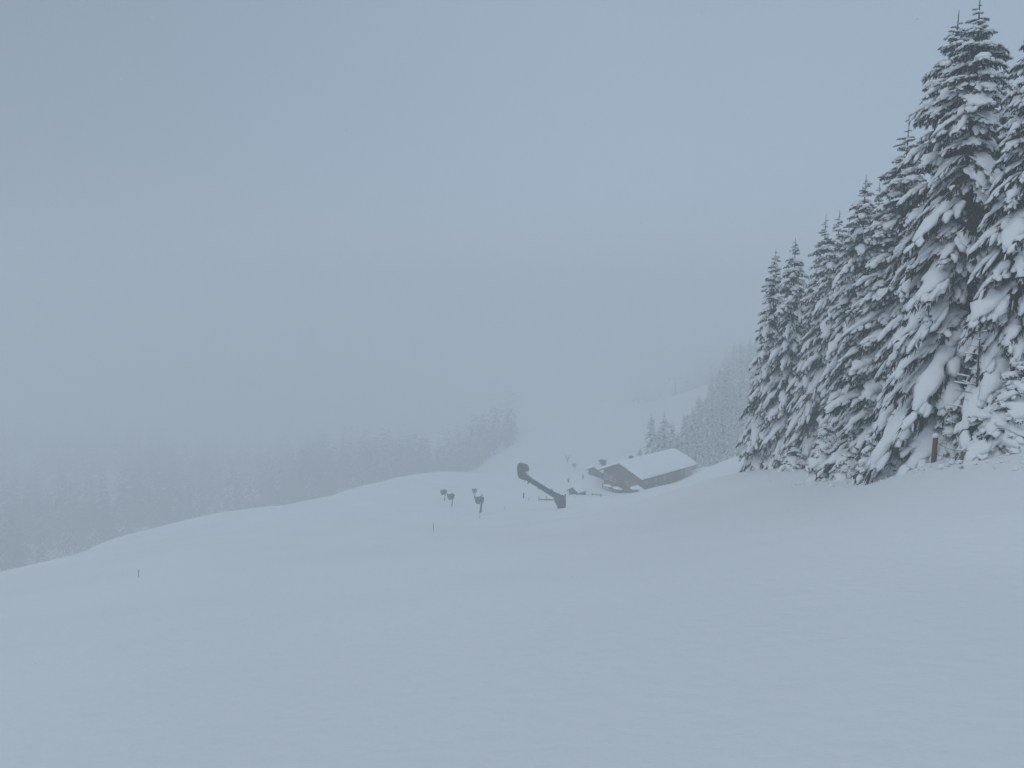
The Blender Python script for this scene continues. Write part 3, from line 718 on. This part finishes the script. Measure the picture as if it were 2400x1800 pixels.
head = [sub(*q) for q in [(248,300),(275,240),(330,212),(400,232),(500,262),(548,310),(562,350),(548,428),(520,412),(490,408),(455,430),(452,475),(490,520),(455,655),(330,625),(280,585),(250,480),(243,380)]]
MB().prism(outline(head), -.62, .60).build('hood', M['pad'], gun, bevel=.20, segs=3, smooth=True)
a = [L_(*sub(*q)) for q in [(415,650),(425,690),(445,705),(462,690),(470,660)]]
MB().tube([(p, -.4, q) for p, q in a], .03, 5).build('cable_loop', M['dark_metal'], gun)
a = L_(*sub(492, 440)); lump('snow_cap', a[0], 0, a[1], .33, .5, .42, 21, parent=gun)
sv = [L_(*sub(*q)) for q in [(470,492),(700,650),(1000,838),(1370,1050)]]
pts = np.array([[p, 0, q-.02] for p, q in sv]); pts = np.array([np.array([np.interp(t, np.linspace(0, 1, 4), pts[:,k]) for k in range(3)]) for t in np.linspace(0, 1, 16)])
wv = np.full(16, .27)*(1+.15*rng.uniform(-1, 1, 16)); wv[0] = wv[-1] = .1
V, T = tube_np(pts, wv, wv*.28, wv*.1, 8); link('snow_on_arm', new_mesh('snow_on_arm', V, T, M['snow']), gun)
a = L_(*sub(1430, 1080)); lump('snow_cap', a[0], 0, a[1]-.05, .5, .5, .3, 22, parent=gun)
MB().box(*[L_(*sub(1500, 0))[0], L_(*sub(1540, 0))[0]], -.06, .06, L_(*sub(0, 1200))[1], L_(*sub(0, 1060))[1]).build('bracket', M['dark_metal'], gun)

for t in (.2, .5, .8):
    A_ = np.array(L_(*sub(375+t*945, 590+t*500))); dd = np.array([.50, .866])*.46
    MB().prism([tuple(A_+dd+[-.05, .03]), tuple(A_+dd+[.07, -.04]), tuple(A_-dd+[.07, -.04]), tuple(A_-dd+[-.05, .03])], -.39, .37).build('strap', M['dark_metal'], gun)
def bucket_cannon(px, py, scale_px, label, prongs=True, flip=1, thin=1.0):
    scale_px *= 0.93
    """tub-shaped fan gun hung from a leaning post; scale_px = pixels the design unit (46 px) takes up"""
    q = ground_at(px, py); s = q[1]/F*scale_px
    e = empty('snow_cannon', (q[0], q[1], gz(q[0], q[1])-.05), 0, label, 'snow cannon', 'snow cannons beside the piste')
    pt = lambda x, z, y=0: (x*s*flip, y*s, z*s)
    MB().tube([pt(-.0, -.4), pt(.02, 0), pt(.07, .42), pt(.12, .62)], [.075*s*thin, .070*s*thin, .050*s*thin, .050*s*thin], 10).build('pole', M['cover'], e, smooth=True)
    MB().prism([(.055*s*flip, .58*s), (.20*s*flip, .55*s), (.23*s*flip, .86*s), (.12*s*flip, .91*s)], -.09*s, .09*s).build('pole_head', M['cover'], e, bevel=.03*s)
    prof = [(.03, .50), (.11, .52), (.15, .58), (.185, .72), (.20, .93), (.185, .95), (.0, .97)]
    V = []; Fc = []; k = 16
    for (r_, z_) in prof:
        for j_ in range(k):
            a_ = 2*math.pi*j_/k; V.append(((-.10+r_*math.cos(a_))*s*flip, r_*math.sin(a_)*s, z_*s))
    for i in range(len(prof)-1):
        for j_ in range(k): Fc.append((i*k+j_, i*k+(j_+1) % k, (i+1)*k+(j_+1) % k, (i+1)*k+j_))
    Fc.append(tuple(range(k)))
    tub = MB().add(V, Fc).build('tub', M['cover'], e, smooth=True)
    lump('snow_cap', -.10*s*flip, 0, .955*s, .175*s, .175*s, .055*s, 31, parent=tub, n=8)
    MB().box(*sorted((-.12*s*flip, .12*s*flip)), -.03*s, .03*s, .58*s, .64*s).build('bracket', M['cover'], e)
    MB().tube([pt(-.06, .50), pt(.0, .47), pt(.06, .48), pt(.10, .52)], .012*s, 5).build('cable', M['cover'], e)
    if prongs:
        MB().tube([pt(-.31, .93), pt(-.335, 1.15)], [.022*s, .012*s], 5).build('prong', M['cover'], e)
        MB().tube([pt(.115, .92), pt(.125, 1.13)], [.022*s, .012*s], 5).build('prong', M['cover'], e)
        MB().prism([(-.33*s*flip, .97*s), (-.27*s*flip, .90*s), (-.29*s*flip, .80*s), (-.32*s*flip, .82*s)], -.02*s, .02*s).build('lug', M['cover'], e)
    return e
bucket_cannon(1125, 1201, 47, 'two-pronged snow cannon with a round tub, nearest of the small ones')
bucket_cannon(1058, 1187, 38, 'snow cannon with a leaning post and full tub left of the two-pronged one', prongs=False, thin=.6)
bucket_cannon(1041, 1174, 33, 'small snow cannon farthest left in the row', prongs=False, thin=.6)
bucket_cannon(1113, 1166, 26, 'faint cannon top peeping out behind the two-pronged one', prongs=False, thin=.6)
bucket_cannon(1346, 1104, 22, 'tiny faint snow cannon far behind, left of the chimney', prongs=False, thin=.6)

# ------------------------------------------------------------------ lift pylons
def pylon(px, py, D, hpx, label, arm):
    c = P(px, py, D); z = gz(c[0], D); h = (P(px, py-hpx, D)[2]-z)
    e = empty('lift_pylon', (c[0], D, z), 0, label, 'pylon', 'ski lift pylons'); e.rotation_euler = (0, -.07, 0)
    MB().tube([(0, 0, -1), (0, 0, h*.5), (0, 0, h)], [.55, .45, .36], 10).build('mast', M['metal'], e, smooth=True)
    MB().box(-arm, arm, -.25, .25, h-.1, h+.3).build('crossarm', M['metal'], e)
    for s_ in (-1, 1):
        MB().box(s_*arm-.25, s_*arm+.25, -1.6, 1.6, h-.75, h-.35).build('sheave_beam', M['metal'], e)
        for k in range(4):
            MB().tube([(s_*arm-.15, -1.3+k*.87, h-.95), (s_*arm+.15, -1.3+k*.87, h-.95)], .25, 10).build('sheave', M['dark_metal'], e)
    MB().box(-.25, .25, -.2, .2, h+.3, h+1.2).build('top_frame', M['metal'], e)
pylon(1584, 922, 500, 36, 'ski lift pylon with a cross arm on the ridge of the piste', 4.2)
pylon(1497, 947, 495, 12, 'very faint pylon top showing over the ridge, left of the clear pylon', 3.6)

# ------------------------------------------------------------------ small bare shrubs poking through the snow
def shrub(px, py, h, label, seed, nst=9, m='bark'):
    q = ground_at(px, py); r_ = random.Random(seed); b = MB()
    for i in range(nst):
        a = r_.uniform(0, 6.28); k = r_.uniform(.15, .5)*h
        b.tube([(0, 0, -.2), (math.cos(a)*k*.4, math.sin(a)*k*.4, h*.5), (math.cos(a)*k, math.sin(a)*k, h*r_.uniform(.6, 1.1))], [.05*h, .035*h, .015*h], 4)
    o = b.build('bare_shrub', M[m]); o.location = (q[0], q[1], gz(q[0], q[1])); tag(o, label, 'shrub', 'bare shrubs poking out of the snow')
shrub(1332, 1131, 1.3, 'bare shrub tips in the snow above the garden shed', 1)
shrub(1330, 1082, 4.0, 'dim bare shrub far behind, left of the tiny cannon', 2)
shrub(1366, 1122, 1.0, 'bare shrub at the foot of the second building', 3)
shrub(1413, 1140, .9, 'bare shrub left of the chalet gable corner', 4)
r6 = np.random.default_rng(12); B_ = TM()
for i in range(260):
    px = 1740 + 660*r6.random()**.8; D = np.interp(px, [1740, 1900, 2000, 2190, 2400], [63, 47, 41, 33, 27])*r6.uniform(.90, 1.05)
    x, y, z = stand(px, D); sz = r6.uniform(.02, .09) if i % 6 else r6.uniform(.08, .2); dv = r6.normal(0, 1, 3)*[1, 1, .2]*sz
    B_.add(*pillow(r6, np.array([x, y, z]) + np.linspace(-.6, .6, 5)[:,None]*dv, sz, 6, 1.2))
o = link('fallen_snow_clumps', new_mesh('fallen_snow_clumps', *B_.get(), M['snow'])); tag(o, 'small clumps of snow dropped from the spruces along their feet', kind='stuff')
r7 = np.random.default_rng(3); nfl = 5000
fy = r7.uniform(4, 55, nfl); fx = r7.uniform(-0.85, 0.85, nfl)*fy; fz = height(fx, fy, False) + r7.uniform(0.3, 18, nfl)
fs = r7.uniform(0.004, 0.010, nfl)
off = np.array([[1,0,0],[-1,0,0],[0,1,0],[0,-1,0],[0,0,.6],[0,0,-.6]]); tri = np.array([[0,2,4],[2,1,4],[1,3,4],[3,0,4],[2,0,5],[1,2,5],[3,1,5],[0,3,5]])
V = (np.stack([fx, fy, fz], -1)[:,None] + off[None]*fs[:,None,None]).reshape(-1, 3); T = (np.arange(nfl)[:,None,None]*6 + tri[None]).reshape(-1, 3)
o = link('snowflakes', new_mesh('snowflakes', V, T, M['snow'])); tag(o, 'fine snowflakes falling in the air over the near slope', kind='stuff')
# thin young dead spruce in the dark gap under the tallest spruce
q = stand(2272, 31.0); ds = empty('bare_young_spruce', q, 0, 'thin bare young spruce standing in the dark gap under the tallest spruce', 'tree')
q_h = P(2272, 745, 31.0)[2]-q[2]
MB().tube([(0, 0, -.5), (.05, 0, q_h*.5), (0, 0, q_h)], [.06, .045, .012], 6).build('trunk', M['bark'], ds)
r5 = random.Random(9); b = MB(); sn = MB()
zz = q_h*.35
while zz < q_h-.1:
    for k in range(4):
        a = r5.uniform(0, 6.28); l = (q_h-zz)*.22+.25
        e_ = (math.cos(a)*l, math.sin(a)*l, zz+.12*l); b.tube([(0, 0, zz), e_], [.016, .006], 4)
        if r5.random() < .6: sn.tube([(e_[0]*.3, e_[1]*.3, zz+.05), (e_[0]*.9, e_[1]*.9, e_[2]+.03)], [.04, .03], 5)
    zz += .33
o = b.build('branches', M['bark'], ds); o['kind'] = 'stuff'; o = sn.build('snow_load', M['snow'], ds, smooth=True); o['kind'] = 'stuff'

tot = sum(len(o.data.polygons)*2 if len(o.data.polygons) and len(o.data.polygons[0].vertices) == 4 else len(o.data.polygons) for o in bpy.data.objects if o.type == 'MESH')
uniq = sum(len(m.polygons) for m in bpy.data.meshes); print('meshes', {k: sum(len(m.polygons) for m in bpy.data.meshes if m.name.startswith(k)) for k in ('near','mid','young','valley','hill','ridge')}); print('tris placed', tot, 'unique', uniq, 'objects', len(bpy.data.objects))
